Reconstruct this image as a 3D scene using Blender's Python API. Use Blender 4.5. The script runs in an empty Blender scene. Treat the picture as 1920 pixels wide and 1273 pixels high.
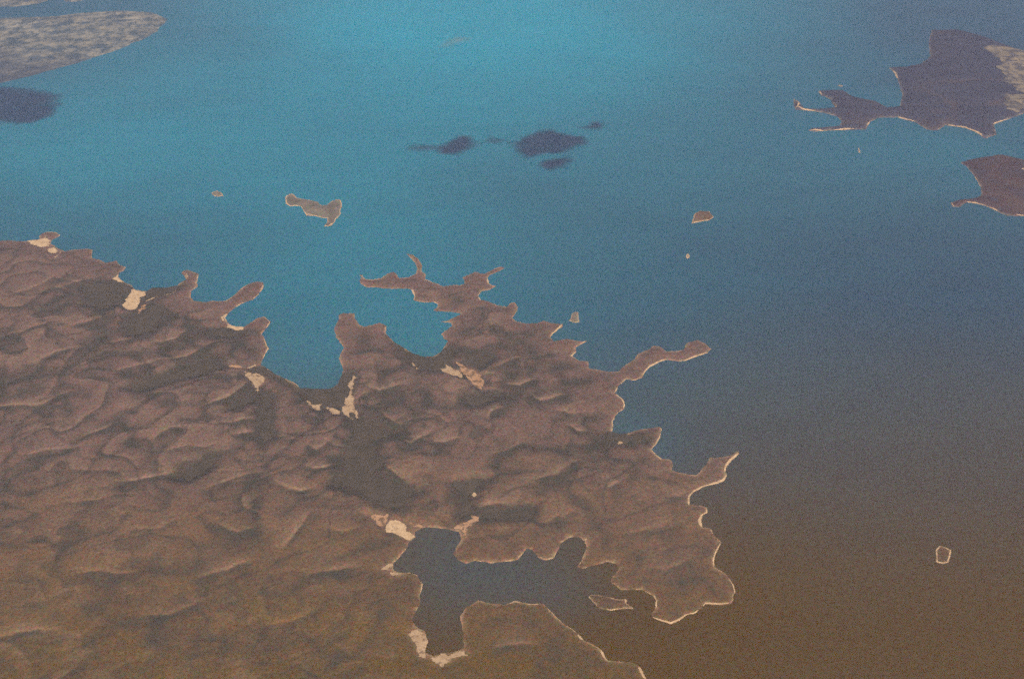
import bpy, math, random
import numpy as np
R = math.radians
random.seed(4); rng = np.random.RandomState(11)
scene = bpy.context.scene
col = scene.collection

# ------------------------------------------------------------------ camera
CAM_H, DEP, FOC = 6000.0, 31.0, 42.0
cam_d = bpy.data.cameras.new('camera'); cam_d.lens = FOC; cam_d.sensor_width = 36.0
cam_d.clip_start = 1.0; cam_d.clip_end = 900000.0
cam = bpy.data.objects.new('camera', cam_d); col.objects.link(cam)
cam.location = (0, 0, CAM_H); cam.rotation_euler = (R(90 - DEP), 0, 0)
scene.camera = cam

# ------------------------------------------------------------------ sky, sun, exposure
SUN_EL, SUN_AZ = 44.0, 168.0          # azimuth from +Y, clockwise: behind the camera, a little right
world = bpy.data.worlds.new('World'); scene.world = world; world.use_nodes = True
wn = world.node_tree.nodes; wl = world.node_tree.links
sky = wn.new('ShaderNodeTexSky'); sky.sky_type = 'NISHITA'; sky.sun_disc = False
sky.sun_elevation = R(SUN_EL); sky.sun_rotation = R(SUN_AZ); sky.altitude = 0
wn['Background'].inputs['Strength'].default_value = 0.05
wl.new(sky.outputs[0], wn['Background'].inputs['Color'])
sun_d = bpy.data.lights.new('sun', 'SUN'); sun_d.energy = 4.5; sun_d.angle = R(0.53); sun_d.color = (1.0, 0.87, 0.64)
sun = bpy.data.objects.new('sun', sun_d); col.objects.link(sun)
sun.rotation_euler = (R(90 - SUN_EL), 0, R(180 - SUN_AZ))
vs = scene.view_settings; vs.view_transform = 'Standard'; vs.look = 'None'; vs.exposure = 0.05; vs.gamma = 1.0
vs.use_curve_mapping = False
scene.cycles.use_denoising = False
scene.cycles.use_adaptive_sampling = True; scene.cycles.adaptive_threshold = 1.0; scene.cycles.adaptive_min_samples = 1
scene.cycles.filter_width = 1.6
scene.cycles.max_bounces = 6; scene.cycles.volume_bounces = 1
HAZE_DENSITY = 1.45e-5
HAZE_COLOR = (0.56, 0.64, 1.0)

# ------------------------------------------------------------------ helpers: photo pixel -> point on the sea plane
cd, sd_ = math.cos(R(DEP)), math.sin(R(DEP))
def unp(px, py):
    u = (px - 960.0) / 960.0 * 18.0 / FOC
    v = -(py - 636.5) / 960.0 * 18.0 / FOC
    dy = cd + v * sd_; dz = -sd_ + v * cd
    t = -CAM_H / dz
    return (u * t, dy * t)
def row(py): return unp(960, py)[1]
def P(pts): return np.array([unp(*p) for p in pts])
def Z(x0, y0, s, pts): return [(x0 + s * a, y0 + s * b) for a, b in pts]

_tab = rng.rand(256, 256)
def vnoise(x, y):
    xi = np.floor(x).astype(np.int64); yi = np.floor(y).astype(np.int64)
    fx = x - xi; fy = y - yi
    fx = fx * fx * (3 - 2 * fx); fy = fy * fy * (3 - 2 * fy)
    a = _tab[xi & 255, yi & 255]; b = _tab[(xi + 1) & 255, yi & 255]
    c = _tab[xi & 255, (yi + 1) & 255]; d = _tab[(xi + 1) & 255, (yi + 1) & 255]
    return (a * (1 - fx) + b * fx) * (1 - fy) + (c * (1 - fx) + d * fx) * fy
def fbm(x, y, wl_, octv=4, off=0.0, gain=0.5):       # about -1..1
    s = 0; a = 1; n = 0; f = 1.0 / wl_
    for o in range(octv):
        s = s + a * (vnoise(x * f + off + 17.3 * o, y * f + off * 1.7 + 9.1 * o) * 2 - 1); n += a
        a *= gain; f *= 2.03
    return s / n * 1.5
def sstep(a, b, x):
    t = np.clip((x - a) / (b - a), 0, 1); return t * t * (3 - 2 * t)

def seg_dist(X, Y, pts, closed):
    """distance to a polyline; also running parameter and side (left of travel > 0)"""
    n = len(pts); best = np.full(X.shape, 1e18); tt = np.zeros(X.shape); side = np.zeros(X.shape)
    L = [0.0]
    for i in range(n if closed else n - 1):
        a = pts[i]; b = pts[(i + 1) % n]; L.append(L[-1] + math.hypot(*(b - a)))
    for i in range(n if closed else n - 1):
        a = pts[i]; b = pts[(i + 1) % n]; e = b - a; l2 = e[0] ** 2 + e[1] ** 2 + 1e-9
        px = X - a[0]; py = Y - a[1]
        t = np.clip((px * e[0] + py * e[1]) / l2, 0, 1)
        d = (px - t * e[0]) ** 2 + (py - t * e[1]) ** 2
        m = d < best
        best[m] = d[m]
        if not closed:
            tt[m] = (L[i] + t[m] * math.sqrt(l2)) / L[-1]
            side[m] = (e[0] * py - e[1] * px)[m]
    return np.sqrt(best), tt, side
def inside(X, Y, pts):
    r = np.zeros(X.shape, bool); n = len(pts)
    for i in range(n):
        a = pts[i]; b = pts[(i + 1) % n]
        if a[1] == b[1]: continue
        c = ((a[1] > Y) != (b[1] > Y)) & (X < (b[0] - a[0]) * (Y - a[1]) / (b[1] - a[1]) + a[0])
        r ^= c
    return r
def sdf_poly(X, Y, pts):
    """positive inside; long polygons are searched block by block"""
    if len(pts) < 60:
        d, _, _ = seg_dist(X, Y, pts, True)
    else:
        d = np.empty(X.shape); B = 64
        P2 = np.roll(pts, -1, 0)
        for i in range(0, X.shape[0], B):
            for j in range(0, X.shape[1], B):
                x = X[i:i + B, j:j + B]; y = Y[i:i + B, j:j + B]
                cx = x.mean(); cy = y.mean(); rad = math.hypot(x.max() - x.min(), y.max() - y.min()) / 2
                e = P2 - pts; l2 = (e ** 2).sum(1) + 1e-9
                t = np.clip(((cx - pts[:, 0]) * e[:, 0] + (cy - pts[:, 1]) * e[:, 1]) / l2, 0, 1)
                dc = np.hypot(pts[:, 0] + t * e[:, 0] - cx, pts[:, 1] + t * e[:, 1] - cy)
                idx = np.where(dc <= dc.min() + 2 * rad + 1)[0]
                best = np.full(x.shape, 1e18)
                for k in idx:
                    px = x - pts[k, 0]; py = y - pts[k, 1]
                    tt = np.clip((px * e[k, 0] + py * e[k, 1]) / l2[k], 0, 1)
                    best = np.minimum(best, (px - tt * e[k, 0]) ** 2 + (py - tt * e[k, 1]) ** 2)
                d[i:i + B, j:j + B] = np.sqrt(best)
    return np.where(inside(X, Y, pts), d, -d)

def grid_mesh(name, X, Y, ZZ, keep, attrs, mat, parent=None, smooth=True):
    """mesh of the grid cells whose four corners are kept"""
    ny, nx = X.shape
    kc = keep[:-1, :-1] & keep[1:, :-1] & keep[:-1, 1:] & keep[1:, 1:]
    used = np.zeros(X.shape, bool)
    used[:-1, :-1] |= kc; used[1:, :-1] |= kc; used[:-1, 1:] |= kc; used[1:, 1:] |= kc
    if not used.any(): return None
    ids = np.full(X.shape, -1, np.int64); ids[used] = np.arange(used.sum())
    j, i = np.where(kc)
    F = np.stack([ids[j, i], ids[j, i + 1], ids[j + 1, i + 1], ids[j + 1, i]], 1).astype(np.int32)
    V = np.stack([X[used], Y[used], ZZ[used]], 1).astype(np.float32)
    me = bpy.data.meshes.new(name)
    me.vertices.add(len(V)); me.vertices.foreach_set('co', V.ravel())
    me.loops.add(F.size); me.loops.foreach_set('vertex_index', F.ravel())
    me.polygons.add(len(F)); me.polygons.foreach_set('loop_start', np.arange(0, F.size, 4, dtype=np.int32))
    me.polygons.foreach_set('use_smooth', np.full(len(F), smooth))
    me.update(calc_edges=True)
    for k, a in attrs.items():
        at = me.attributes.new(k, 'FLOAT', 'POINT')
        at.data.foreach_set('value', np.asarray(a)[used].astype(np.float32))
    me.materials.append(mat)
    o = bpy.data.objects.new(name, me); col.objects.link(o)
    if parent is not None: o.parent = parent
    return o
def tag(o, label=None, cat=None, group=None, kind=None):
    if label: o['label'] = label
    if cat: o['category'] = cat
    if group: o['group'] = group
    if kind: o['kind'] = kind
    return o

# ------------------------------------------------------------------ materials
class NT:
    def __init__(s, name):
        s.m = bpy.data.materials.new(name); s.m.use_nodes = True
        s.n = s.m.node_tree.nodes; s.l = s.m.node_tree.links
        s.b = s.n['Principled BSDF']; s.geo = s.n.new('ShaderNodeNewGeometry')
    def put(s, sock, v):
        if hasattr(v, 'is_output'): s.l.new(v, sock)
        elif isinstance(v, tuple): sock.default_value = (*v, 1.0)[:4]
        else: sock.default_value = v
    def attr(s, k):
        a = s.n.new('ShaderNodeAttribute'); a.attribute_name = k; return a.outputs['Fac']
    def noise(s, wl_, detail=3.0, rough=0.55, stretch=None, rot=0.0):
        src = s.geo.outputs['Position']
        mp = s.n.new('ShaderNodeMapping'); s.l.new(src, mp.inputs[0])
        mp.inputs['Rotation'].default_value = (0, 0, rot)
        sx, sy = stretch or (1, 1)
        mp.inputs['Scale'].default_value = (1 / wl_ / sx, 1 / wl_ / sy, 1 / wl_)
        t = s.n.new('ShaderNodeTexNoise'); s.l.new(mp.outputs[0], t.inputs['Vector'])
        t.inputs['Scale'].default_value = 1.0; t.inputs['Detail'].default_value = detail
        t.inputs['Roughness'].default_value = rough
        return t.outputs['Fac']
    def ramp(s, f, a, b, lo=0.0, hi=1.0):
        r = s.n.new('ShaderNodeMapRange'); s.l.new(f, r.inputs[0])
        r.inputs[1].default_value = a; r.inputs[2].default_value = b
        r.inputs[3].default_value = lo; r.inputs[4].default_value = hi; return r.outputs[0]
    def math(s, op, a, b=0.0):
        q = s.n.new('ShaderNodeMath'); q.operation = op; s.put(q.inputs[0], a); s.put(q.inputs[1], b); return q.outputs[0]
    def mix(s, f, a, b, mode='MIX'):
        q = s.n.new('ShaderNodeMix'); q.data_type = 'RGBA'; q.blend_type = mode
        s.put(q.inputs[0], f); s.put(q.inputs[6], a); s.put(q.inputs[7], b); return q.outputs[2]
    def gain(s, c, f):
        q = s.n.new('ShaderNodeVectorMath'); q.operation = 'SCALE'
        s.put(q.inputs[0], c); s.put(q.inputs[3], f); return q.outputs[0]
    def speckle(s, c, wl_, k):
        src = s.geo.outputs['Position']
        mp = s.n.new('ShaderNodeMapping'); s.l.new(src, mp.inputs[0]); mp.inputs['Scale'].default_value = (1 / wl_,) * 3
        t = s.n.new('ShaderNodeTexNoise'); s.l.new(mp.outputs[0], t.inputs['Vector'])
        t.inputs['Scale'].default_value = 1.0; t.inputs['Detail'].default_value = 4.0; t.inputs['Roughness'].default_value = 0.9
        q = s.n.new('ShaderNodeVectorMath'); q.operation = 'MULTIPLY_ADD'; s.l.new(t.outputs['Color'], q.inputs[0])
        q.inputs[1].default_value = (k, k, k); q.inputs[2].default_value = (1 - k / 2,) * 3
        mx = s.n.new('ShaderNodeVectorMath'); mx.operation = 'MAXIMUM'; s.l.new(q.outputs[0], mx.inputs[0]); mx.inputs[1].default_value = (.1, .1, .1)
        r = s.n.new('ShaderNodeVectorMath'); r.operation = 'MULTIPLY'; s.put(r.inputs[0], c); s.l.new(mx.outputs[0], r.inputs[1])
        return r.outputs[0]
    def bump(s, h, dist, strength=1.0):
        b = s.n.new('ShaderNodeBump'); s.l.new(h, b.inputs['Height'])
        b.inputs['Distance'].default_value = dist; b.inputs['Strength'].default_value = strength
        s.l.new(b.outputs[0], s.b.inputs['Normal'])
    def done(s, c, rough=0.9, spec=0.2):
        s.put(s.b.inputs['Base Color'], c); s.b.inputs['Roughness'].default_value = rough
        s.b.inputs['Specular IOR Level'].default_value = spec
        return s.m

def land_material(name, soil, soil2, veg, bare, rock):
    t = NT(name)
    n1 = t.noise(140, 5, 0.6); n2 = t.noise(22, 4, 0.7); n3 = t.noise(420, 3, 0.5, (2.2, 0.8), R(-32))
    s2 = t.mix(t.math('ADD', t.attr('soil_tint'), t.ramp(n3, 0.3, 0.7, -0.12, 0.12)), soil, soil2)
    c = t.mix(t.ramp(n3, 0.34, 0.66), s2, t.gain(s2, 0.82))
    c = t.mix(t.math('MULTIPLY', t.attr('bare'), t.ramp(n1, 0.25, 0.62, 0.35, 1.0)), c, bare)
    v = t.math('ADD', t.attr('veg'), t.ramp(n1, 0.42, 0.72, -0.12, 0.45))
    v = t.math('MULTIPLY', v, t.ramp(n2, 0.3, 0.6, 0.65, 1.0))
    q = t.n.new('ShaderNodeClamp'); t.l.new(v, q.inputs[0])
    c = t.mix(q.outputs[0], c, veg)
    s = t.math('MULTIPLY', t.attr('shore'), t.ramp(t.noise(130, 5, 0.65), 0.42, 0.58, 0.10, 1.0))
    c = t.mix(s, c, rock)
    c = t.speckle(t.gain(c, t.ramp(n2, 0.2, 0.8, 0.55, 1.45)), 26, 2.4)
    t.bump(t.noise(26, 5, 0.72), 7.0, 0.8)
    return t.done(c, 0.95, 0.1)
SOIL_VEILED = (0.178, 0.096, 0.010); SOIL2 = (0.225, 0.132, 0.104)  # first soil has the near brown veil painted in
M_land = land_material('dry_hill_scrub', SOIL_VEILED, SOIL2, (0.074, 0.060, 0.040), (0.35, 0.225, 0.155), (0.50, 0.32, 0.19))
M_isle = land_material('pale_island_scrub', (0.27, 0.22, 0.17), (0.28, 0.23, 0.19), (0.13, 0.11, 0.08), (0.42, 0.34, 0.26), (0.55, 0.40, 0.28))
M_hazed = land_material('haze_tinted_woods', (0.078, 0.070, 0.105), (0.12, 0.066, 0.060), (0.058, 0.054, 0.080), (0.16, 0.10, 0.07), (0.32, 0.25, 0.20))  # blue-violet distance haze painted into the wooded land colour

def sand_material(name, a, b, dark, lo, wl_=90):
    t = NT(name)
    n = t.noise(wl_, 5, 0.65); n2 = t.noise(18, 4, 0.7)
    c = t.mix(t.ramp(n, 0.35, 0.65), a, b)
    c = t.mix(t.ramp(t.noise(wl_ * 0.55, 5, 0.7), lo, lo + 0.10), dark, c)
    c = t.gain(c, t.ramp(n2, 0.2, 0.8, 0.75, 1.25))
    t.bump(n2, 2.0, 0.6)
    return t.done(c, 0.9, 0.2)
M_beach = sand_material('beach_sand', (0.62, 0.41, 0.24), (0.78, 0.55, 0.35), (0.42, 0.27, 0.16), 0.36)
M_flat = sand_material('salt_flat', (0.50, 0.33, 0.20), (0.62, 0.43, 0.27), (0.28, 0.17, 0.10), 0.38)
M_pink = sand_material('red_bare_earth', (0.48, 0.25, 0.13), (0.60, 0.36, 0.22), (0.22, 0.13, 0.07), 0.42)
M_tan = sand_material('pale_sand_plain', (0.24, 0.20, 0.15), (0.36, 0.27, 0.18), (0.12, 0.10, 0.10), 0.44, 260)

t = NT('mangrove_canopy')
n2 = t.noise(14, 4, 0.7)
M_mang = (t.bump(n2, 5.0, 0.9), t.done(t.gain(t.mix(t.ramp(t.noise(120, 4), 0.35, 0.65), (0.082, 0.066, 0.044), (0.110, 0.082, 0.056)),
          t.ramp(n2, 0.2, 0.8, 0.7, 1.3)), 0.95, 0.1))[1]

t = NT('streaked_sand_and_scrub')
n1 = t.noise(230, 6, 0.80, (1.3, 1.5), R(-8)); n2 = t.noise(900, 3, 0.5)
c = t.mix(t.ramp(n1, 0.44, 0.62), (0.09, 0.12, 0.15), (0.42, 0.37, 0.30))
c = t.mix(t.math('MULTIPLY', t.attr('veg'), t.ramp(n1, 0.35, 0.65, 1.0, 0.6)), c, (0.085, 0.095, 0.13))
t.bump(n1, 20.0, 0.6)
M_streak = t.done(t.gain(c, t.ramp(n2, 0.3, 0.7, 0.8, 1.15)), 0.95, 0.1)

def soft_material(name, cola, colb, amount):
    t = NT(name)
    n = t.noise(260, 5, 0.6)
    t.done(t.mix(t.ramp(n, 0.35, 0.65), cola, colb), 0.6, 0.3)
    tr = t.n.new('ShaderNodeBsdfTransparent'); mx = t.n.new('ShaderNodeMixShader')
    f = t.math('MULTIPLY', t.ramp(t.math('ADD', t.attr('edge'), t.ramp(n, 0.3, 0.7, -0.3, 0.3)), 0.1, 0.95), amount)
    t.l.new(f, mx.inputs[0]); t.l.new(tr.outputs[0], mx.inputs[1]); t.l.new(t.b.outputs[0], mx.inputs[2])
    t.l.new(mx.outputs[0], t.n['Material Output'].inputs['Surface'])
    return t.m
M_sea_patch = soft_material('dark_sea_patch', (0.036, 0.036, 0.095), (0.048, 0.050, 0.12), 0.62)  # dark blue patches on the far water
M_shoal = soft_material('drowned_sand', (0.32, 0.50, 0.50), (0.25, 0.42, 0.46), 0.45)

t = NT('sea_water')
n1 = t.noise(2600, 4, 0.55, (1.6, 1.0), R(-20)); n2 = t.noise(30, 3, 0.6, (1.5, 1.0)); n3 = t.noise(500, 4, 0.6, (2.4, 1.0), R(-12))
sh = t.math('ADD', t.attr('shallow'), t.ramp(n1, 0.3, 0.7, -0.07, 0.07))
c = t.mix(sh, (0.036, 0.065, 0.112), (0.008, 0.362, 0.535))
tb = t.math('ADD', t.attr('brown_veil'), t.ramp(n1, 0.3, 0.7, -0.06, 0.06))
c = t.mix(tb, c, (0.112, 0.059, 0.001))  # brown viewing tint mixed over the sea's own colour
c = t.gain(c, t.math('MULTIPLY', t.ramp(n3, 0.3, 0.7, 0.95, 1.05), t.ramp(n2, 0.25, 0.75, 0.82, 1.18)))
t.bump(n2, 1.2, 0.5)
M_sea = t.done(t.speckle(c, 24, 2.6), 0.35, 0.5)
t.b.inputs['IOR'].default_value = 1.33

# ------------------------------------------------------------------ the sea: one sheet out to the horizon
def spread(core, far):
    k = [core[-1]]; st = core[1] - core[0]
    while k[-1] < far: st *= 1.35; k.append(k[-1] + st)
    k2 = [core[0]]; st = core[1] - core[0]
    while k2[-1] > -far: st *= 1.35; k2.append(k2[-1] - st)
    return np.array(k2[:0:-1] + list(core) + k[1:])
xs = spread(np.arange(-11000, 11001, 110.0), 280000); ys = spread(np.arange(3000, 27001, 110.0), 280000)
X, Y = np.meshgrid(xs, ys)
def blob(px, py, rx, ry, ang=0.0):
    x, y = unp(px, py); rx *= 1.22; ry *= 1.3; wx = X + 500 * fbm(X, Y, 2500, 2, 3.0); wy = Y + 500 * fbm(X, Y, 2500, 2, 8.0)
    dx = (wx - x) * math.cos(ang) + (wy - y) * math.sin(ang); dy = -(wx - x) * math.sin(ang) + (wy - y) * math.cos(ang)
    return np.exp(-(dx / rx) ** 2 - (dy / ry) ** 2)
shallow = 0.10 + 0.74 * blob(800, 40, 4000, 5000) + 0.24 * blob(660, 480, 1500, 2400) + 0.30 * blob(1050, -20, 3500, 4500) \
    + 0.20 * blob(780, 630, 450, 600) + 0.12 * blob(600, 660, 450, 700) + 0.38 * blob(60, 300, 2600, 2300) + 0.16 * blob(1700, 270, 1800, 1200)\
    + 0.10 * blob(850, 1070, 560, 400) + 0.12 * blob(1190, 830, 350, 350)
yy = Y - 0.12 * X + 450 * fbm(X, Y, 3500, 3, 5.0)
brown_veil = np.clip((row(560) - yy) / (row(560) - row(1200)), 0, 1) ** 1.1 - 0.22 * blob(860, 1080, 560, 420) - 0.16 * blob(1080, 1080, 420, 260) - 0.2 * blob(1230, 820, 500, 420)  # brown veil painted into the near water, weaker in the inlets
brown_veil = np.clip(brown_veil, 0, 1)
sea = grid_mesh('sea', X, Y, np.zeros(X.shape), np.ones(X.shape, bool), dict(shallow=np.clip(shallow, 0, 1), brown_veil=brown_veil), M_sea)
tag(sea, 'hazy sea running from turquoise shallows to near water with a brown veil painted in', kind='structure')

# ------------------------------------------------------------------ the coast, traced on the ground
a = 480 / 1910.0; b3 = 1 / 3.0
COAST = [(-700, 440), (-420, 470), (-250, 440), (-120, 456), (0, 452), (20, 451), (40, 453), (50, 452), (62, 450), (75, 449), (74, 443), (78, 438), (88, 435), (105, 436), (113, 441), (107, 445), (97, 450), (95, 458), (109, 466), (121, 472), (141, 468), (161, 467), (173, 469), (171, 478), (173, 485), (186, 487), (198, 493), (219, 489), (225, 497), (236, 502), (231, 508), (224, 512), (222, 520), (231, 528), (246, 536), (251, 543), (276, 547), (284, 541), (314, 540), (334, 536), (341, 529), (349, 523), (347, 517), (340, 513), (342, 508), (352, 506), (372, 514), (368, 531), (372, 537), (358, 546), (357, 556), (362, 565), (382, 567), (397, 565), (422, 565), (437, 556), (452, 541), (468, 532), (483, 528), (494, 530), (493, 540), (485, 552), (474, 562), (458, 567), (441, 576), (428, 588), (421, 596), (425, 604), (429, 608), (443, 612), (458, 613), (465, 608), (483, 597), (495, 594), (507, 604), (498, 616), (490, 626), (495, 633), (499, 646), (503, 653), (497, 664), (492, 674), (490, 684), (506, 695), (526, 707), (541, 713), (556, 721), (563, 728), (581, 729), (601, 730), (619, 730), (634, 719), (641, 706), (645, 694), (639, 681), (637, 671), (645, 651), (641, 646), (631, 633), (627, 618), (632, 606), (637, 598), (635, 591), (644, 587), (664, 588), (665, 597), (671, 608), (681, 613), (694, 610), (712, 606), (724, 612), (723, 623), (729, 633), (744, 645), (759, 655), (777, 664), (792, 669), (812, 669), (826, 662), (833, 649), (841, 639), (832, 635), (828, 626), (841, 617), (847, 611), (846, 606), (828, 603), (839, 602), (856, 594), (866, 588), (849, 585), (831, 583), (812, 583), (820, 576), (821, 571), (813, 566), (796, 567), (781, 564), (776, 563), (777, 553), (772, 543), (763, 541), (741, 542), (710, 539), (688, 539), (678, 534), (674, 527), (678, 520), (671, 515), (679, 515), (683, 524), (698, 525), (715, 522), (727, 513), (738, 510), (744, 515), (748, 522), (766, 520), (781, 514), (782, 505), (778, 493), (771, 483), (762, 476), (773, 478), (783, 485), (790, 497), (791, 510), (797, 515), (797, 524), (813, 530), (831, 537), (849, 535), (864, 535), (872, 532), (871, 525), (867, 520), (881, 515), (891, 510), (901, 513), (911, 513), (924, 505), (939, 500), (945, 502), (939, 507), (919, 515), (914, 522), (916, 530), (921, 535), (928, 537), (919, 542), (903, 547), (896, 554), (901, 563), (916, 565), (932, 573), (950, 576), (957, 568), (964, 566), (972, 576), (965, 588), (959, 597), (969, 603), (987, 607), (1007, 606), (1019, 601), (1032, 606), (1055, 608), (1055, 613), (1046, 618), (1036, 626), (1031, 633), (1038, 641), (1062, 635), (1082, 640), (1099, 640), (1087, 646), (1079, 651), (1080, 659), (1072, 667), (1084, 676), (1103, 678), (1104, 691), (1121, 693), (1141, 697), (1159, 696), (1171, 686), (1191, 673), (1199, 662), (1219, 654), (1226, 648), (1238, 649), (1248, 659), (1267, 659), (1282, 656), (1289, 642), (1307, 638), (1322, 644), (1333, 654), (1327, 662), (1304, 669), (1284, 676), (1272, 678), (1254, 674), (1239, 678), (1221, 687), (1209, 698), (1204, 708), (1189, 713), (1175, 711), (1161, 722), (1152, 737), (1166, 747), (1172, 760), (1169, 767), (1159, 772), (1154, 782), (1148, 789), (1150, 799), (1146, 810), (1161, 815), (1179, 813), (1199, 806), (1219, 803), (1236, 800), (1241, 804), (1238, 820), (1229, 833), (1221, 842), (1231, 854), (1240, 861), (1257, 861), (1262, 869), (1260, 881), (1279, 888), (1306, 892), (1314, 883), (1322, 873), (1332, 858), (1355, 857), (1370, 854), (1382, 847), (1385, 852), (1372, 863), (1362, 873), (1360, 883), (1363, 892), (1357, 901), (1344, 907), (1322, 911), (1302, 920), (1293, 931), (1292, 946), (1312, 948), (1324, 952), (1326, 961), (1317, 967), (1313, 976), (1316, 989), (1332, 992), (1339, 1004), (1352, 1016), (1344, 1031), (1338, 1046), (1339, 1062), (1357, 1074), (1364, 1080), (1375, 1096), (1378, 1111), (1372, 1131), (1350, 1133), (1322, 1131), (1316, 1140), (1302, 1150), (1287, 1152), (1272, 1163), (1258, 1169), (1241, 1164), (1226, 1159), (1220, 1152), (1229, 1141), (1229, 1126), (1226, 1116), (1211, 1109), (1201, 1105), (1179, 1104), (1164, 1104), (1153, 1096), (1146, 1091), (1147, 1084), (1161, 1066), (1156, 1056), (1138, 1052), (1116, 1059), (1093, 1065), (1084, 1062), (1093, 1043), (1101, 1026), (1097, 1013), (1086, 1006), (1066, 1008), (1053, 1016), (1047, 1028), (1038, 1046), (1023, 1049), (1008, 1043), (998, 1030), (988, 1026), (979, 1038), (970, 1048), (945, 1053), (919, 1055), (889, 1050), (874, 1056), (861, 1051), (852, 1038), (856, 1023), (866, 1013), (861, 996), (841, 991), (816, 989), (796, 988), (776, 996), (778, 1007), (766, 1016), (762, 1027), (751, 1043), (738, 1056), (737, 1068), (748, 1074), (771, 1074), (783, 1079), (792, 1094), (788, 1114), (785, 1134), (778, 1144), (773, 1162), (781, 1174), (796, 1184), (802, 1204), (796, 1224), (811, 1232), (831, 1226), (859, 1219), (871, 1212), (871, 1199), (866, 1179), (865, 1154), (874, 1139), (896, 1126), (914, 1131), (947, 1134), (964, 1126), (977, 1128), (992, 1132), (1017, 1132), (1032, 1146), (1052, 1164), (1072, 1179), (1087, 1192), (1095, 1200), (1111, 1207), (1126, 1217), (1133, 1232), (1140, 1238), (1158, 1239), (1186, 1242), (1201, 1252), (1209, 1271), (1235, 1310), (1228, 1370), (1270, 1440), (1240, 1560), (900, 1620), (200, 1640), (-700, 1640)]

# bright scarps (left to right; the high ground lies on the far side): points, height, brightness
SCARPS = [
    ([(-60, 772), (0, 769), (60, 770), (100, 758), (150, 742)], 50, .7), ([(377, 773), (417, 757), (450, 737), (463, 717)], 60, 1.0),
    ([(395, 802), (443, 797), (477, 787), (486, 767)], 50, 1.0), ([(430, 827), (470, 820), (484, 803)], 35, .7),
    ([(150, 830), (190, 812), (235, 790)], 50, .6), ([(283, 832), (320, 810), (360, 806)], 45, .8), ([(300, 852), (335, 846), (360, 842)], 30, .6),
    ([(187, 905), (227, 903), (280, 900), (333, 890), (373, 873), (386, 855)], 55, .9), ([(350, 845), (390, 845), (420, 838)], 30, .6),
    ([(560, 871), (587, 887), (617, 883), (635, 858)], 60, 1.1), ([(503, 903), (533, 923), (567, 930), (600, 917)], 60, 1.0),
    ([(380, 918), (440, 905), (500, 893)], 40, .6), ([(520, 1032), (547, 1012), (570, 987), (582, 962)], 50, .9), ([(460, 930), (478, 960), (492, 950)], 30, .5),
    ([(560, 838), (590, 845), (622, 830), (636, 812)], 45, .6), ([(505, 820), (520, 828), (545, 822)], 25, .6),
    ([(680, 722), (713, 737), (747, 730), (775, 725)], 45, .8), ([(715, 770), (735, 792), (750, 800), (775, 796)], 35, .7),
    ([(745, 825), (767, 833), (785, 820), (815, 803)], 40, 1.0), ([(800, 833), (833, 828), (860, 820)], 30, .7),
    ([(710, 865), (720, 880), (747, 897), (775, 906)], 45, .9), ([(945, 722), (973, 728), (1003, 712)], 45, 1.0), ([(983, 747), (1010, 754), (1040, 746), (1058, 738)], 45, 1.0),
    ([(908, 790), (923, 773), (942, 766)], 30, .8), ([(885, 948), (905, 957), (954, 953), (995, 949)], 40, 1.0), ([(850, 912), (885, 905), (925, 892)], 40, .7),
    ([(1046, 768), (1070, 780), (1090, 775)], 40, .9), ([(1066, 800), (1086, 812), (1110, 806)], 40, .7), ([(930, 690), (950, 683), (975, 676)], 30, .6),
    ([(1138, 919), (1165, 909)], 30, .9), ([(360, 1098), (417, 1079), (475, 1050)], 55, .7), ([(-60, 1200), (0, 1196), (67, 1186), (140, 1190)], 60, .6),
    ([(575, 1088), (633, 1076), (680, 1062)], 45, .6), ([(925, 1213), (962, 1207), (1000, 1207)], 50, .6), ([(660, 945), (690, 965), (720, 1000)], 30, .5),
    ([(860, 690), (890, 700), (935, 705)], 35, .8), ([(1240, 936), (1268, 932), (1285, 915)], 30, .6), ([(895, 720), (920, 735), (950, 738)], 30, .5),
    ([(120, 620), (165, 605), (200, 592)], 45, .7), ([(165, 585), (210, 575), (240, 560)], 40, .6), ([(275, 648), (320, 640), (350, 620)], 45, .8),
    ([(300, 680), (345, 672), (395, 648)], 45, .6), ([(205, 705), (260, 690), (310, 675)], 50, .6), ([(385, 610), (410, 620), (430, 615)], 30, .6),
    ([(60, 690), (110, 668), (160, 655)], 50, .6), ([(10, 560), (60, 548), (110, 520)], 45, .6), ([(0, 640), (50, 628), (95, 605)], 45, .5),
    ([(100, 545), (150, 530), (190, 515)], 35, .5), ([(40, 860), (120, 850), (170, 835)], 45, .5), ([(90, 960), (170, 945), (240, 925)], 45, .4),
    ([(240, 1010), (300, 1000), (350, 975)], 45, .4), ([(400, 985), (440, 1000), (475, 985)], 40, .5), ([(130, 1090), (200, 1075), (260, 1070)], 50, .4),
    ([(480, 1180), (540, 1165), (600, 1140)], 50, .4), ([(250, 1160), (320, 1150), (380, 1135)], 50, .4), ([(610, 995), (650, 1000), (690, 985)], 35, .4),
    ([(900, 860), (950, 850), (1000, 835)], 40, .5), ([(980, 905), (1040, 895), (1090, 870)], 40, .5), ([(1000, 985), (1060, 975), (1110, 965)], 35, .4),
    ([(1170, 1010), (1220, 1000), (1265, 980)], 35, .4), ([(1190, 1075), (1250, 1070), (1300, 1050)], 35, .4)]

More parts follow.
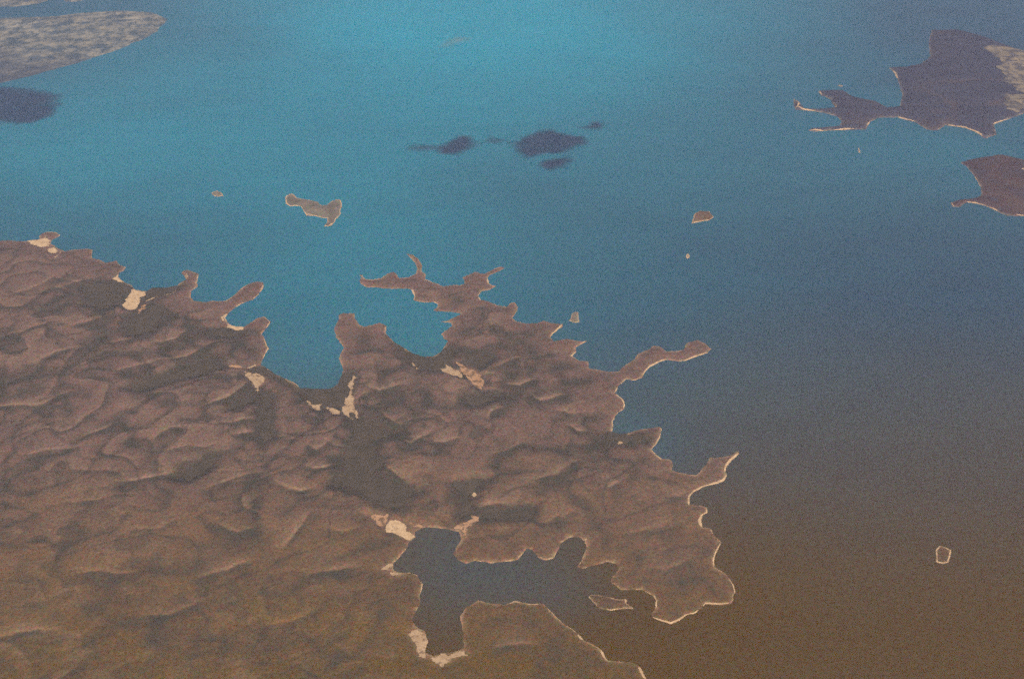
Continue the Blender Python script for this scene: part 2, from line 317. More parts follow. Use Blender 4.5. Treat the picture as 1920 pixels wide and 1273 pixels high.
MANG = [("mangrove thicket behind the sand spit", [(280, 543), (314, 541), (334, 537), (342, 530), (345, 538), (324, 551), (293, 558), (272, 568), (262, 560)]),
    ("", [(496, 690), (520, 706), (556, 723), (581, 731), (619, 732), (636, 718), (644, 700), (656, 700), (652, 740), (640, 765), (605, 765), (578, 748), (540, 722), (505, 705), (480, 700), (470, 692)]),
    ("", [(729, 635), (777, 666), (812, 671), (833, 654), (846, 650), (850, 668), (838, 690), (815, 697), (786, 690), (752, 665)]),
    ("", [(652, 772), (686, 788), (742, 815), (706, 832), (716, 858), (704, 888), (738, 908), (790, 925), (768, 938), (752, 960), (722, 955), (690, 935), (652, 915), (618, 912), (644, 886), (630, 866), (655, 848), (662, 812)]),
    ("", Z(640, 860, a, [(855, 205), (960, 185), (1065, 172), (1045, 215), (985, 235), (975, 330), (960, 415), (880, 445), (855, 330)])),
    ("", Z(640, 860, a, [(990, 410), (1130, 398), (1300, 385), (1440, 365), (1420, 440), (1250, 455), (1050, 460)])),
    ("", [(480, 738), (512, 742), (503, 790), (512, 820), (492, 840), (484, 800), (490, 770)]),
    ("", [(397, 668), (425, 688), (385, 702), (330, 716), (262, 736), (238, 732), (300, 706), (350, 690)]),
    ("", [(430, 772), (470, 738), (482, 730), (478, 752), (450, 768)]), ("", [(1146, 812), (1180, 815), (1200, 812), (1215, 830), (1190, 838), (1160, 832), (1135, 842), (1125, 828)]),
    ("", [(880, 668), (920, 676), (900, 690), (870, 684)]), ("", [(878, 742), (935, 745), (900, 765), (870, 757)]),
    ("", [(160, 540), (215, 525), (250, 540), (235, 560), (200, 580), (165, 572)]), ("", [(255, 588), (300, 575), (315, 590), (285, 625), (240, 632), (238, 600)]),
    ("", [(385, 620), (430, 618), (470, 625), (440, 636), (395, 632)]), ("", [(376, 868), (410, 855), (398, 880), (350, 905), (330, 900)])]

FLATS = [(Z(0, 400, a, [(195, 205), (260, 205), (300, 195), (340, 180), (370, 210), (372, 250), (310, 257), (240, 235)]), 'b'),
    (Z(0, 400, a, [(358, 270), (400, 258), (438, 285), (410, 303), (365, 290)]), 'b'),
    (Z(0, 400, a, [(840, 487), (880, 458), (900, 485), (920, 512), (870, 514)]), 'b'),
    (Z(0, 400, a, [(985, 568), (1050, 580), (1104, 590), (1090, 628), (1050, 650), (1035, 690), (1000, 722), (950, 722), (912, 685), (950, 635)]), 'b'),
    (Z(0, 400, a, [(1048, 690), (1092, 678), (1088, 712), (1052, 728), (1040, 760), (1030, 745)]), 'p'),
    (Z(0, 400, a, [(1645, 775), (1690, 750), (1700, 780), (1688, 805), (1655, 800)]), 'b'),
    (Z(400, 460, a, [(108, 588), (150, 590), (170, 605), (232, 608), (222, 632), (160, 634), (105, 618)]), 'b'),
    (Z(400, 460, a, [(95, 903), (140, 886), (210, 893), (216, 914), (120, 914)]), 'p'), (Z(400, 460, a, [(242, 918), (300, 890), (325, 898), (260, 925)]), 'f'),
    (Z(400, 460, a, [(228, 943), (290, 955), (382, 968), (387, 1020), (352, 1055), (335, 1110), (318, 1080), (300, 1025), (245, 985)]), 'f'),
    (Z(400, 460, a, [(703, 1160), (740, 1148), (832, 1178), (802, 1200), (808, 1232), (760, 1228), (712, 1192)]), 'f'),
    (Z(400, 460, a, [(838, 1203), (900, 1213), (955, 1238), (945, 1264), (890, 1258)]), 'f'),
    (Z(400, 460, a, [(1020, 955), (1062, 978), (1042, 1050), (1032, 1110), (1058, 1150), (1042, 1210), (1078, 1262), (1068, 1312), (1015, 1285), (955, 1245), (950, 1200), (985, 1200), (968, 1120), (1000, 1080)]), 'f'),
    (Z(640, 440, a, [(738, 990), (790, 968), (850, 1008), (900, 1038), (905, 1072), (820, 1048), (750, 1018)]), 'f'),
    (Z(640, 440, a, [(855, 948), (900, 965), (950, 998), (1010, 1030), (1075, 1090), (1052, 1130), (1065, 1175), (1005, 1142), (955, 1085), (905, 1040)]), 'p'),
    (Z(640, 440, a, [(528, 948), (580, 958), (630, 1002), (560, 1006)]), 'f'),
    (Z(640, 860, a, [(340, 462), (420, 462), (470, 488), (492, 545), (555, 580), (520, 610), (470, 592), (400, 558), (335, 552), (330, 500)]), 'b'),
    (Z(640, 860, a, [(205, 432), (250, 408), (300, 430), (340, 415), (350, 455), (335, 500), (290, 505), (258, 472)]), 'p'),
    (Z(640, 860, a, [(488, 473), (560, 488), (645, 499), (600, 514), (520, 502)]), 'p'),
    (Z(640, 860, a, [(828, 522), (880, 480), (940, 468), (970, 448), (948, 405), (1000, 430), (1038, 428), (1012, 472), (962, 502), (938, 520), (933, 592), (913, 580), (912, 522), (860, 528)]), 'p'),
    (Z(640, 860, a, [(282, 832), (330, 798), (388, 772), (388, 812), (340, 836)]), 'f'), (Z(640, 860, a, [(368, 855), (437, 846), (432, 870), (385, 874)]), 'f'),
    (Z(640, 953, a, [(498, 935), (560, 898), (612, 918), (648, 980), (632, 1050), (622, 1115), (588, 1100), (558, 1030), (528, 980)]), 'f'),
    (Z(640, 953, a, [(676, 1112), (760, 1085), (830, 1088), (880, 1058), (922, 1063), (942, 1102), (870, 1112), (800, 1152), (740, 1178), (698, 1152)]), 'f'),
    (Z(640, 860, a, [(1812, 600), (1826, 590), (1838, 610), (1822, 628)]), 'b'),
    (Z(960, 760, a, [(785, 272), (835, 262), (825, 282), (792, 290)]), 'f'), (Z(640, 860, a, [(975, 240), (1000, 250), (1005, 285), (985, 290)]), 'f')]

# beaches: polyline, width in metres
BEACH = [([(76, 438), (90, 436), (106, 437), (113, 441), (107, 445)], 14), ([(109, 467), (115, 474), (103, 487)], 16), ([(121, 471), (141, 469), (161, 468), (173, 470), (172, 484)], 11),
    ([(219, 490), (225, 498), (236, 502), (232, 507)], 16), ([(273, 566), (293, 558), (322, 552), (330, 546), (338, 536)], 20), ([(352, 521), (349, 514), (341, 511)], 14), ([(372, 514), (368, 531), (372, 537), (358, 545)], 15),
    ([(391, 565), (422, 565), (437, 557), (452, 543), (466, 533)], 15), ([(458, 567), (443, 575), (430, 588), (421, 597), (424, 604)], 24), ([(494, 534), (487, 550), (474, 561)], 12), ([(495, 595), (506, 604), (499, 615)], 13),
    ([(494, 633), (499, 646), (503, 653), (497, 664), (493, 673)], 14), ([(526, 707), (541, 713), (556, 721), (563, 729)], 13), ([(636, 592), (644, 588), (663, 588)], 12), ([(723, 613), (722, 622)], 10),
    ([(776, 563), (777, 553), (772, 543)], 24), ([(679, 516), (683, 524), (698, 525), (715, 522), (722, 517)], 18), ([(748, 522), (766, 520), (781, 514)], 18), ([(797, 524), (813, 530)], 20), ([(783, 564), (800, 567)], 12),
    ([(813, 566), (821, 571), (820, 575)], 16), ([(841, 617), (847, 611), (846, 607)], 17), ([(914, 522), (916, 530), (921, 535), (927, 537)], 28), ([(912, 514), (925, 506), (940, 501)], 15), ([(903, 547), (897, 554), (901, 563)], 24),
    ([(930, 572), (950, 576)], 18), ([(960, 597), (970, 603), (982, 606)], 18), ([(1054, 609), (1046, 617), (1036, 626), (1031, 633), (1038, 641)], 18), ([(1098, 640), (1087, 646), (1079, 651)], 16), ([(1080, 659), (1072, 667), (1084, 676)], 22),
    ([(1107, 691), (1121, 693), (1134, 696)], 14), ([(1246, 658), (1267, 659), (1281, 656)], 24), ([(1307, 638), (1322, 644), (1333, 654), (1327, 661)], 13), ([(1327, 661), (1304, 668), (1284, 676), (1272, 678)], 20),
    ([(1249, 674), (1239, 677), (1221, 686), (1209, 697), (1204, 707)], 32), ([(1204, 707), (1189, 713), (1180, 712)], 15), ([(1175, 710), (1161, 722), (1152, 737)], 24), ([(1153, 738), (1166, 748), (1171, 760), (1168, 767)], 15),
    ([(1168, 767), (1159, 773), (1154, 782), (1148, 790), (1149, 800)], 18), ([(1236, 801), (1240, 805), (1237, 820), (1229, 833), (1221, 842)], 18), ([(1221, 842), (1231, 854), (1240, 861)], 21), ([(1259, 881), (1279, 888), (1306, 892)], 18),
    ([(1384, 850), (1371, 862), (1362, 873), (1359, 884)], 36), ([(1363, 890), (1356, 900), (1343, 906), (1322, 911), (1302, 920), (1293, 931), (1291, 946)], 30), ([(1324, 952), (1326, 960), (1316, 967), (1312, 976), (1315, 988)], 27),
    ([(1332, 992), (1339, 1004), (1352, 1016)], 15), ([(1352, 1016), (1344, 1031), (1338, 1046), (1339, 1062)], 22), ([(1341, 1063), (1357, 1074), (1367, 1084), (1375, 1098), (1378, 1112), (1372, 1130)], 14), ([(1372, 1130), (1350, 1132), (1323, 1131), (1316, 1138)], 16),
    ([(1316, 1140), (1302, 1149), (1287, 1152), (1272, 1162), (1258, 1168), (1241, 1163), (1226, 1158), (1220, 1152)], 22), ([(1229, 1141), (1229, 1126), (1226, 1116)], 22), ([(1226, 1116), (1211, 1109), (1201, 1105), (1179, 1104)], 12),
    ([(1138, 1052), (1116, 1059), (1093, 1065), (1085, 1062), (1093, 1044)], 13), ([(970, 1048), (945, 1053), (919, 1055), (889, 1050)], 13), ([(979, 1038), (970, 1047)], 12), ([(1043, 1036), (1038, 1046), (1023, 1049), (1008, 1043)], 11),
    ([(762, 1027), (751, 1043), (740, 1055)], 10), ([(760, 1074), (771, 1074), (783, 1079), (792, 1094), (788, 1114)], 11), ([(896, 1126), (914, 1131)], 18), ([(949, 1134), (964, 1126), (976, 1128)], 28), ([(988, 1132), (1010, 1132)], 22),
    ([(1024, 1138), (1032, 1146), (1052, 1164), (1072, 1179), (1084, 1189)], 12), ([(1084, 1189), (1090, 1198), (1094, 1200)], 24), ([(1095, 1200), (1111, 1207), (1124, 1216)], 12), ([(1127, 1218), (1132, 1230), (1139, 1238)], 24), ([(1198, 1250), (1204, 1262), (1210, 1272)], 22)]

def components(keep):
    kc = keep[:-1, :-1] & keep[1:, :-1] & keep[:-1, 1:] & keep[1:, 1:]
    todo = set(zip(*[v.tolist() for v in np.where(kc)])); out = []
    while todo:
        st = [todo.pop()]; comp = list(st)
        while st:
            j, i = st.pop()
            for q in [(j + dj, i + di) for dj in (-1, 0, 1) for di in (-1, 0, 1)]:
                if q in todo: todo.remove(q); st.append(q); comp.append(q)
        out.append(comp)
    big = max(map(len, out)) if out else 0
    res = []
    for comp in out:
        if len(comp) < 8 and len(comp) < big: continue
        k = np.zeros(keep.shape, bool); c = np.array(comp)
        for dj in (0, 1):
            for di in (0, 1): k[c[:, 0] + dj, c[:, 1] + di] = True
        res.append(k)
    return res

class Land:
    """a height field on a world grid, and pieces that lie on it"""
    def __init__(s, poly, cell, pad, jag=7.0, jagw=70.0, box=None):
        s.poly = P(poly); lo = s.poly.min(0) - pad; hi = s.poly.max(0) + pad
        if box is not None: lo = np.maximum(lo, box[0]); hi = np.minimum(hi, box[1])
        s.cell = cell; s.x0, s.y0 = lo
        s.X, s.Y = np.meshgrid(np.arange(lo[0], hi[0] + cell, cell), np.arange(lo[1], hi[1] + cell, cell))
        s.d = sdf_poly(s.X, s.Y, s.poly)
        s.d = s.d + jag * fbm(s.X, s.Y, jagw, 3, 2.0)
    def window(s, pts, pad):
        lo = pts.min(0) - pad; hi = pts.max(0) + pad
        i0 = max(0, int((lo[0] - s.x0) / s.cell)); i1 = min(s.X.shape[1], int((hi[0] - s.x0) / s.cell) + 2)
        j0 = max(0, int((lo[1] - s.y0) / s.cell)); j1 = min(s.X.shape[0], int((hi[1] - s.y0) / s.cell) + 2)
        return (slice(j0, max(j0, j1)), slice(i0, max(i0, i1)))
    def height(s, x, y):
        fx = np.clip((x - s.x0) / s.cell, 0, s.X.shape[1] - 1.001); fy = np.clip((y - s.y0) / s.cell, 0, s.X.shape[0] - 1.001)
        i = fx.astype(int); j = fy.astype(int); fx = fx - i; fy = fy - j; H = s.H
        return (H[j, i] * (1 - fx) + H[j, i + 1] * fx) * (1 - fy) + (H[j + 1, i] * (1 - fx) + H[j + 1, i + 1] * fx) * fy
    def piece(s, name, pts, mat, parent, cell=4.0, lift=0.9, rag=8.0, ragw=40.0, canopy=0.0, width=None, ring=None, floor=-0.4):
        pad = 20 + (width or 0)
        lo = pts.min(0) - pad; hi = pts.max(0) + pad
        x, y = np.meshgrid(np.arange(lo[0], hi[0], cell), np.arange(lo[1], hi[1], cell))
        if width is not None:
            d, tt, _ = seg_dist(x, y, pts, False)
            w = width * 0.88 * (0.72 + 0.5 * fbm(x, y, 130, 3, 6.0)) * (0.35 + 0.65 * sstep(0, .12, tt) * sstep(1, .88, tt))
            m = w * 0.62 - d
        elif ring is not None:
            m = ring * (0.75 + 0.6 * fbm(x, y, 90, 3, 6.0)) - np.abs(sdf_poly(x, y, pts) - ring * .4)
        else:
            m = sdf_poly(x, y, pts) + rag * fbm(x, y, ragw, 3, 4.0)
        h = s.height(x, y)
        keep = (m > 0) & (h > floor)
        z = np.maximum(h, 0.0) + lift
        if canopy: z = z + canopy * sstep(0, 14, m) * (0.75 + 0.5 * rng.rand(*x.shape))
        for k in ([keep] if canopy else components(keep)):
            o = grid_mesh(name, x, y, z, k, {}, mat, parent)
        return o

def island(name, label, cat, poly, top, cell, beaches=(), ring=0, mat=None, pad=60, jag=5, soil_tint=0.6, group=None):
    L = Land(poly, cell, pad, jag, 60)
    d = L.d; X, Y = L.X, L.Y
    n = fbm(X, Y, 260, 4, 1.0)
    if cell > 10: n = 1.6 * gullies(X, Y, X, Y)[0] - .8 + .3 * n
    L.H = np.where(d > 0, 0.6 + 0.10 * top * (1 - np.exp(-d / 18)) + 0.75 * top * (1 - np.exp(-np.maximum(d, 0) / 120)) * (1 + 0.35 * n), 0.12 * d)
    at = dict(soil_tint=np.full(d.shape, soil_tint), veg=np.clip(0.10 + 0.6 * n, 0, 1), bare=np.clip(-n * .8, 0, .6), shore=np.exp(-np.maximum(d, 0) / (cell * 1.1)))
    o = grid_mesh(name, X, Y, np.maximum(L.H, -4), d > -28, at, mat or M_isle)
    tag(o, label, cat, group)
    if ring: L.piece('beach', P(poly), M_beach, o, 3.0, ring=ring)
    for pts, w in beaches: L.piece('beach', P(pts), M_beach, o, 3.0, width=w)
    return o, L

# ------------------------------------------------------------------ the mainland
CELL = 9.0
L = Land(COAST, CELL, 40, 8.0, 75.0, box=(np.array((-6900.0, 4300.0)), np.array((3000.0, 12900.0))))
X, Y, d = L.X, L.Y, L.d
th = R(38); U = X * math.cos(th) + Y * math.sin(th); W = -X * math.sin(th) + Y * math.cos(th)
wu = U + 160 * fbm(X, Y, 700, 2, 9.0); ww = W + 160 * fbm(X, Y, 700, 2, 12.0)
def gullies(X, Y, wu, ww):
    """rounded ridges parted by narrow branching valleys: height 0..1 and valley mask"""
    v1 = fbm(wu / 1.2, ww, 950, 4, 3.0, 0.42); v2 = fbm(wu / 1.1, ww, 430, 3, 21.0, 0.45); v3 = fbm(wu / 1.3, ww, 150, 3, 33.0, 0.5)
    hh = 0.55 * np.minimum(np.abs(v1) / .45, 1.2) ** .8 + 0.24 * np.minimum(np.abs(v2) / .45, 1.2) ** .8 + 0.05 * np.minimum(np.abs(v3) / .45, 1.2)
    va = np.maximum(np.exp(-(v1 / .12) ** 2), np.maximum(.8 * np.exp(-(v2 / .09) ** 2), .3 * np.exp(-(v3 / .09) ** 2)))
    return hh, va
rel, val = gullies(X, Y, wu, ww)
def cuesta(X, Y, period, warp, warpw, off, dirx, diry):
    """tilted benches: rise gently towards the viewer's side, then break off in a scarp"""
    ph = (X * dirx + Y * diry) / period + warp * fbm(X, Y, warpw, 4, off, 0.5)
    f = ph - np.floor(ph)
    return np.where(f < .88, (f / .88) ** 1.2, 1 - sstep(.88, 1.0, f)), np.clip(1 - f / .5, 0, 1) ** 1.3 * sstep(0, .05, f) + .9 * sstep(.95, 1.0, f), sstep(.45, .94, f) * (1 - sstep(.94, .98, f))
amp1 = np.clip(.62 + .9 * fbm(X, Y, 1700, 3, 40.0), .15, 1); amp2 = np.clip(.55 + .9 * fbm(X, Y, 900, 3, 47.0), 0, 1)
saw1, dk1, lt1 = cuesta(X, Y, 1250, 2.6, 1250, 51.0, .50, -.86); saw2, dk2, lt2 = cuesta(X, Y, 760, 2.6, 760, 57.0, .42, -.90)
inl = sstep(0, 420, d); ins = sstep(15, 260, d)
H = 0.7 + 4 * (1 - np.exp(-np.maximum(d, 0) / 30)) + 26 * (1 - np.exp(-np.maximum(d, 0) / 520)) \
    + (0.12 + .88 * inl) * sstep(0, 90, d) * (18 * rel + 5 * saw1 * amp1 + 2 * saw2 * amp2) * (1 - .6 * sstep(row(960), row(1180), Y))
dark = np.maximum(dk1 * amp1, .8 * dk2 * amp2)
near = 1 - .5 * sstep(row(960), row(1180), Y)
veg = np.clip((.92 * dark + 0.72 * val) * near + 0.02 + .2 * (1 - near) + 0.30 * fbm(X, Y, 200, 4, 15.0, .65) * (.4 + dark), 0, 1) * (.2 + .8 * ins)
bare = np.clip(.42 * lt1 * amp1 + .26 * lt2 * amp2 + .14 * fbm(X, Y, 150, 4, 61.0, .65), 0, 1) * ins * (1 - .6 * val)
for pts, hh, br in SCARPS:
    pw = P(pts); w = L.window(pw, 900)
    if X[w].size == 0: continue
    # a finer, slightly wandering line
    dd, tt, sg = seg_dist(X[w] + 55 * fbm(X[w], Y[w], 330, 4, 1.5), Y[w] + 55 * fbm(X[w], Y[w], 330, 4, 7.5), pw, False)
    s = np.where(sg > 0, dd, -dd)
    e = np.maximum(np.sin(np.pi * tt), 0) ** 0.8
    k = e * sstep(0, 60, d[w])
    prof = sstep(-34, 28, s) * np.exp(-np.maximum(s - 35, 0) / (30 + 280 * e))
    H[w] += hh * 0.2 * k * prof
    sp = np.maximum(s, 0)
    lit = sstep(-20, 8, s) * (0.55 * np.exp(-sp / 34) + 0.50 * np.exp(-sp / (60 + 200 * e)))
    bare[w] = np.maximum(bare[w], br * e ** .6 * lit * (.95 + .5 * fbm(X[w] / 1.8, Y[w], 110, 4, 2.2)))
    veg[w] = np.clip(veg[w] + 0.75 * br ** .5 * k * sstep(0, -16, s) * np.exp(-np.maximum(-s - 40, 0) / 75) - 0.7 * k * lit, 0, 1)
for nm, pts in MANG:
    pw = P(pts); w = L.window(pw, 160)
    m = sstep(-120, 30, sdf_poly(X[w], Y[w], pw))
    H[w] = H[w] * (1 - .8 * m) + 3.0 * .8 * m; veg[w] = np.clip(veg[w] + m * .9, 0, 1); bare[w] *= 1 - m
for pts, k in FLATS:
    pw = P(pts); w = L.window(pw, 120)
    m = sstep(-70, 5, sdf_poly(X[w], Y[w], pw))
    H[w] = H[w] * (1 - m) + 2.2 * m; bare[w] = np.maximum(bare[w], .35 * m)
H = np.where(d > 0, np.maximum(H, 0.5), 0.12 * d)
L.H = H
shore = np.exp(-np.maximum(d, 0) / 14.0)
land = grid_mesh('terrain', X, Y, np.maximum(H, -4), d > -28, dict(soil_tint=np.clip((Y + 250 * fbm(X, Y, 1500, 4, 4.4) - row(1300)) / (row(820) - row(1300)), 0, 1), veg=np.clip(veg, 0, 1), bare=np.clip(bare, 0, 1), shore=shore), M_land)  # soil mix paints the brown veil on near land, clearing with distance
tag(land, 'brown scrub mainland with ragged bays, spits and low ridges', kind='structure')
for pts, k in FLATS:
    L.piece({'b': 'sand_flat', 'f': 'salt_flat', 'p': 'bare_earth'}[k], P(pts), {'b': M_beach, 'f': M_flat, 'p': M_pink}[k], land, 4.5, 0.9, 15, 36)
for nm, pts in MANG:
    L.piece('mangrove_thicket', P(pts), M_mang, land, 7.0, 0.6, 62, 150, canopy=6.0)
for pts, wd in BEACH:
    L.piece('beach', P(pts), M_beach, land, 3.0, width=wd)

# ------------------------------------------------------------------ islands
island('island', 'long pale rimmed island with a forked right end, in turquoise water', 'island',
    Z(450, 320, 300 / 1352.0, [(385, 235), (395, 215), (435, 195), (460, 213), (480, 235), (560, 245), (640, 260), (690, 298), (740, 290), (770, 262), (810, 245), (845, 250), (862, 290), (848, 330), (847, 380), (807, 410), (797, 440), (760, 472), (715, 470), (742, 430), (738, 402), (700, 400), (630, 382), (565, 380), (538, 340), (515, 305), (470, 297), (420, 302), (392, 282)]), 16, 6,
    [([(560, 388), (568, 394), (573, 401), (585, 404), (600, 408), (612, 411)], 22), ([(624, 419), (617, 423)], 18), ([(625, 376), (638, 374)], 14)], ring=8, jag=9)
island('islet', 'tiny pale ringed islet left of the long forked island', 'islet', [(397, 362), (407, 358), (416, 362), (419, 368), (407, 369), (400, 367)], 8, 5, ring=11, jag=4)
island('islet', 'small angular island with white shore in open water, right of centre', 'islet',
    [(1297, 419), (1301, 406), (1304, 400), (1313, 396), (1330, 397), (1338, 408), (1330, 413), (1317, 415), (1303, 418)], 26, 6,
    [([(1297, 419), (1302, 402)], 24), ([(1300, 418), (1317, 415), (1330, 413)], 22)], ring=5, mat=M_land)
island('islet', 'tiny pale rock speck below the small angular island', 'islet', [(1286, 480), (1289, 476), (1293, 479), (1292, 484), (1288, 485)], 8, 4, ring=10, jag=3)
island('islet', 'little hat shaped islet just off the ragged outer coast', 'islet', [(1066, 601), (1071, 597), (1073, 588), (1079, 584), (1085, 586), (1084, 597), (1086, 604), (1077, 605)], 22, 5,
    [([(1067, 601), (1077, 605), (1086, 604)], 13)], ring=4.5)
island('island', 'long brown island with pale rim in the inlet mouth', 'island', [(1104, 1119), (1107, 1115), (1121, 1115), (1141, 1120), (1158, 1124), (1174, 1124), (1174, 1131), (1187, 1140), (1169, 1140), (1146, 1144), (1123, 1140), (1113, 1129)], 24, 5,
    [([(1141, 1120), (1158, 1124), (1174, 1124), (1172, 1130)], 14), ([(1106, 1121), (1113, 1129), (1123, 1140)], 9)], ring=4.5, mat=M_land, soil_tint=.4)
island('islet', 'brown islet with a pale ring of shore, alone in the brown water', 'islet', [(1755, 1031), (1762, 1023), (1772, 1026), (1783, 1032), (1781, 1043), (1777, 1054), (1767, 1056), (1756, 1053), (1756, 1043)], 16, 5, ring=6.5, jag=4, mat=M_land, soil_tint=.3)
island('sandbank', 'faint thin sandbank below the hand shaped peninsula', 'sandbank', [(1609, 277), (1612, 282), (1613, 287), (1610, 286)], 2, 4, ring=8, jag=2)
island('sandbank', 'faint sandbank stripe above the hand shaped peninsula', 'sandbank', [(1572, 160), (1580, 160), (1579, 163), (1574, 163)], 2, 5, ring=8, jag=2)

ha, LA = island('headland', 'large dark wooded headland with a hand shaped peninsula, at the right edge', 'headland',
    [(1667, 128), (1680, 127), (1700, 126), (1727, 120), (1745, 107), (1742, 80), (1747, 57), (1797, 57), (1847, 70), (1880, 83), (1920, 97), (2050, 105), (2200, 140), (2150, 190), (1990, 205), (1920, 213), (1893, 223), (1863, 233), (1868, 253), (1847, 260), (1833, 250), (1810, 241), (1790, 237), (1773, 235), (1757, 245), (1737, 243), (1717, 230), (1683, 220), (1647, 221), (1630, 230), (1623, 243), (1593, 244), (1560, 245), (1527, 247), (1517, 245), (1520, 241), (1545, 239), (1573, 237), (1580, 230), (1570, 219), (1547, 212), (1520, 208), (1493, 206), (1488, 200), (1489, 186), (1498, 192), (1507, 204), (1537, 205), (1567, 202), (1557, 187), (1537, 177), (1535, 171), (1555, 170), (1580, 170), (1600, 182), (1640, 190), (1663, 202), (1687, 200), (1693, 177), (1683, 150), (1678, 137)], 55, 15,
    [([(1668, 130), (1678, 137), (1683, 149)], 26), ([(1773, 235), (1790, 237), (1810, 240), (1833, 249), (1845, 258)], 26), ([(1683, 220), (1700, 225), (1717, 229)], 24), ([(1518, 245), (1545, 246), (1590, 243), (1604, 243)], 24), ([(1623, 240), (1631, 229)], 20), ([(1489, 201), (1505, 206), (1530, 209)], 20), ([(1490, 188), (1498, 194), (1495, 203)], 22), ([(1564, 203), (1569, 200)], 22), ([(1863, 233), (1880, 227), (1893, 223)], 24), ([(1536, 172), (1541, 180)], 16)], mat=M_hazed, pad=80, jag=10, soil_tint=0.0)
for pts in ([(1847, 97), (1860, 92), (1890, 94), (1913, 97), (2000, 108), (2090, 125), (2060, 160), (1960, 160), (1925, 168), (1903, 160), (1877, 146), (1872, 125), (1860, 108)],
            [(1878, 148), (1903, 158), (1930, 165), (1960, 172), (1930, 185), (1905, 176), (1890, 162)],
            [(1880, 210), (1885, 187), (1900, 180), (1940, 186), (1990, 190), (1960, 202), (1920, 206), (1905, 214)]):
    LA.piece('sand_plain', P(pts), M_tan, ha, 14, 2.0, 60, 190)
hc, LC = island('headland', 'dark brown headland with a white curved spit beach, at the right edge', 'headland',
    [(1802, 305), (1815, 301), (1830, 297), (1877, 290), (1920, 300), (2060, 312), (2160, 350), (2120, 420), (1990, 425), (1920, 406), (1890, 405), (1873, 398), (1847, 386), (1827, 381), (1813, 380), (1800, 388), (1787, 388), (1783, 380), (1800, 375), (1825, 373), (1840, 367), (1840, 353), (1827, 330), (1812, 312)], 45, 11,
    [([(1810, 379), (1828, 381), (1847, 386), (1860, 391), (1872, 397)], 26), ([(1827, 330), (1837, 348), (1839, 358)], 15), ([(1784, 381), (1788, 388)], 14), ([(1905, 404), (1920, 405)], 22)], mat=M_hazed, pad=80, jag=9, soil_tint=0.9)
LC.piece('sand_patch', P([(1912, 323), (1925, 319), (1945, 321), (1930, 327)]), M_beach, hc, 6, 1.5, 8, 50)

# the pale streaked low land at the top left, and the bars beyond it
def flatland(label, poly, cell):
    L = Land(poly, cell, 120, 40, 420); d = L.d; n = fbm(L.X, L.Y, 700, 4, 1.0)
    L.H = np.where(d > 0, 0.6 + 6 * (1 - np.exp(-np.maximum(d, 0) / 120)) + 9 * sstep(0, 300, d) * (1 + n), 0.05 * d)
    low = sstep(unp(100, 100)[1] + 300, unp(100, 138)[1], L.Y + 0.35 * (L.X - unp(100, 100)[0]) + 350 * n)
    o = grid_mesh('sandy_island', L.X, L.Y, np.maximum(L.H, -4), d > -60, dict(veg=np.clip(low, 0, 1), bare=0 * d, shore=0 * d), M_streak)
    return tag(o, label, 'island', None)
flatland('broad pale streaked sand and scrub island tapering right, at top left', [(-260, 40), (-120, 28), (0, 34), (50, 34), (90, 33), (160, 24), (233, 21), (283, 23), (317, 37), (293, 60), (267, 76), (200, 102), (100, 132), (0, 156), (-120, 172), (-300, 160)], 24)
flatland('thin pale sand island along the top left corner', [(-200, 4), (-80, -4), (0, -4), (60, -6), (92, 1), (70, 8), (30, 12), (0, 13), (-100, 18)], 26)
flatland('small pale sandbar at the top edge beside the left corner', [(118, -3), (150, -8), (160, 0), (140, 4), (122, 3)], 24)

# soft-edged dark patches and a pale shoal on the sea
def sea_patch(name, label, cat, poly, soft, mat, cell=18.0, group=None):
    p = P(poly); lo = p.min(0) - 240; hi = p.max(0) + 240
    x, y = np.meshgrid(np.arange(lo[0], hi[0], cell), np.arange(lo[1], hi[1], cell))
    m = sdf_poly(x, y, p) + 120 + 80 * fbm(x, y, 420, 3, 2.0)
    z = 0.25 + 0.5 * sstep(0, 2 * soft, m)
    o = grid_mesh(name, x, y, z, m > 0, dict(edge=sstep(0, soft, m)), mat)
    return tag(o, label, cat, group)
sea_patch('sea_patch', 'dark purple round sea patch by the left edge below the pale island', 'sea_patch', [(-60, 172), (0, 166), (40, 164), (78, 168), (106, 182), (110, 197), (94, 218), (62, 234), (28, 234), (-50, 222)], 330, M_sea_patch)
sea_patch('sea_patch', 'dark slanting sea patch left of the largest dark one', 'sea_patch', Z(640, 0, b3, [(540, 855), (590, 800), (650, 765), (745, 768), (765, 795), (710, 835), (650, 872), (585, 868)]), 260, M_sea_patch)
sea_patch('sea_patch', 'largest and broadest dark patch in the turquoise shallows', 'sea_patch', Z(640, 0, b3, [(945, 805), (1010, 768), (1180, 742), (1265, 760), (1352, 768), (1362, 802), (1300, 830), (1250, 855), (1150, 868), (1060, 885), (990, 855)]), 260, M_sea_patch)
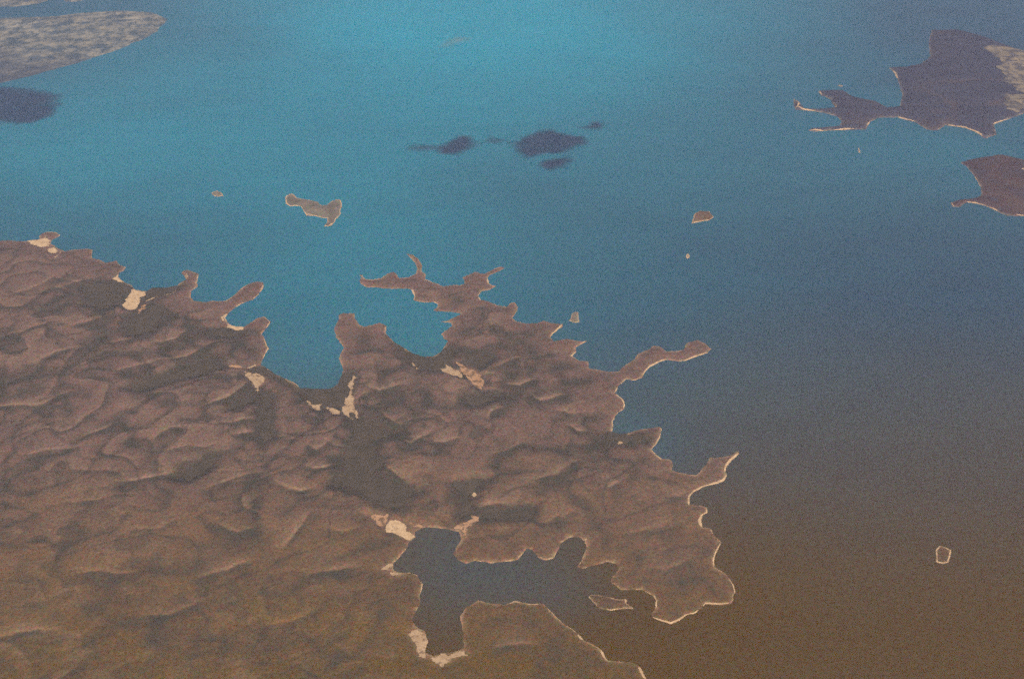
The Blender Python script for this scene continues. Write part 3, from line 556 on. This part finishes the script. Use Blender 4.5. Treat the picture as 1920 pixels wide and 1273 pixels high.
sea_patch('sea_patch', 'small dark lobe just below the largest dark patch', 'sea_patch', Z(640, 0, b3, [(1120, 915), (1170, 893), (1260, 885), (1295, 912), (1245, 945), (1180, 952), (1135, 938)]), 260, M_sea_patch)
sea_patch('sea_patch', 'small faint dark smudge up right of the largest dark patch', 'sea_patch', Z(640, 0, b3, [(1365, 718), (1430, 685), (1475, 703), (1435, 735)]), 300, M_sea_patch)
sea_patch('sea_patch', 'faint thin dark smudge between the two dark patches', 'sea_patch', Z(640, 0, b3, [(800, 790), (830, 762), (900, 768), (950, 785), (900, 815), (840, 805)]), 420, M_sea_patch)
sea_patch('sea_patch', 'faint dark streak at the far left of the dark patches', 'sea_patch', Z(640, 0, b3, [(370, 835), (430, 805), (520, 815), (560, 850), (480, 862), (400, 855)]), 520, M_sea_patch)
sea_patch('shoal', 'pale sandy shoal high in the turquoise water', 'shoal', Z(640, 0, b3, [(500, 275), (560, 235), (650, 205), (740, 210), (700, 240), (610, 265), (540, 290)]), 420, M_shoal, 24)

# ------------------------------------------------------------------ the hazy air
me = bpy.data.meshes.new('haze')
hx, z0, z1 = 330000.0, -6.0, CAM_H + 60.0
me.from_pydata([(x, y, z) for z in (z0, z1) for y in (-hx, hx) for x in (-hx, hx)], [],
    [(0, 2, 3, 1), (4, 5, 7, 6), (0, 1, 5, 4), (2, 6, 7, 3), (0, 4, 6, 2), (1, 3, 7, 5)])
m = bpy.data.materials.new('haze_air'); m.use_nodes = True
m.node_tree.nodes.remove(m.node_tree.nodes['Principled BSDF'])
pv = m.node_tree.nodes.new('ShaderNodeVolumePrincipled')
pv.inputs['Color'].default_value = (*HAZE_COLOR, 1); pv.inputs['Density'].default_value = HAZE_DENSITY
pv.inputs['Anisotropy'].default_value = 0.0
m.node_tree.links.new(pv.outputs[0], m.node_tree.nodes['Material Output'].inputs['Volume'])
me.materials.append(m)
haze = bpy.data.objects.new('haze', me); col.objects.link(haze)
tag(haze, 'thin blue haze in the air over the whole coast', kind='stuff')
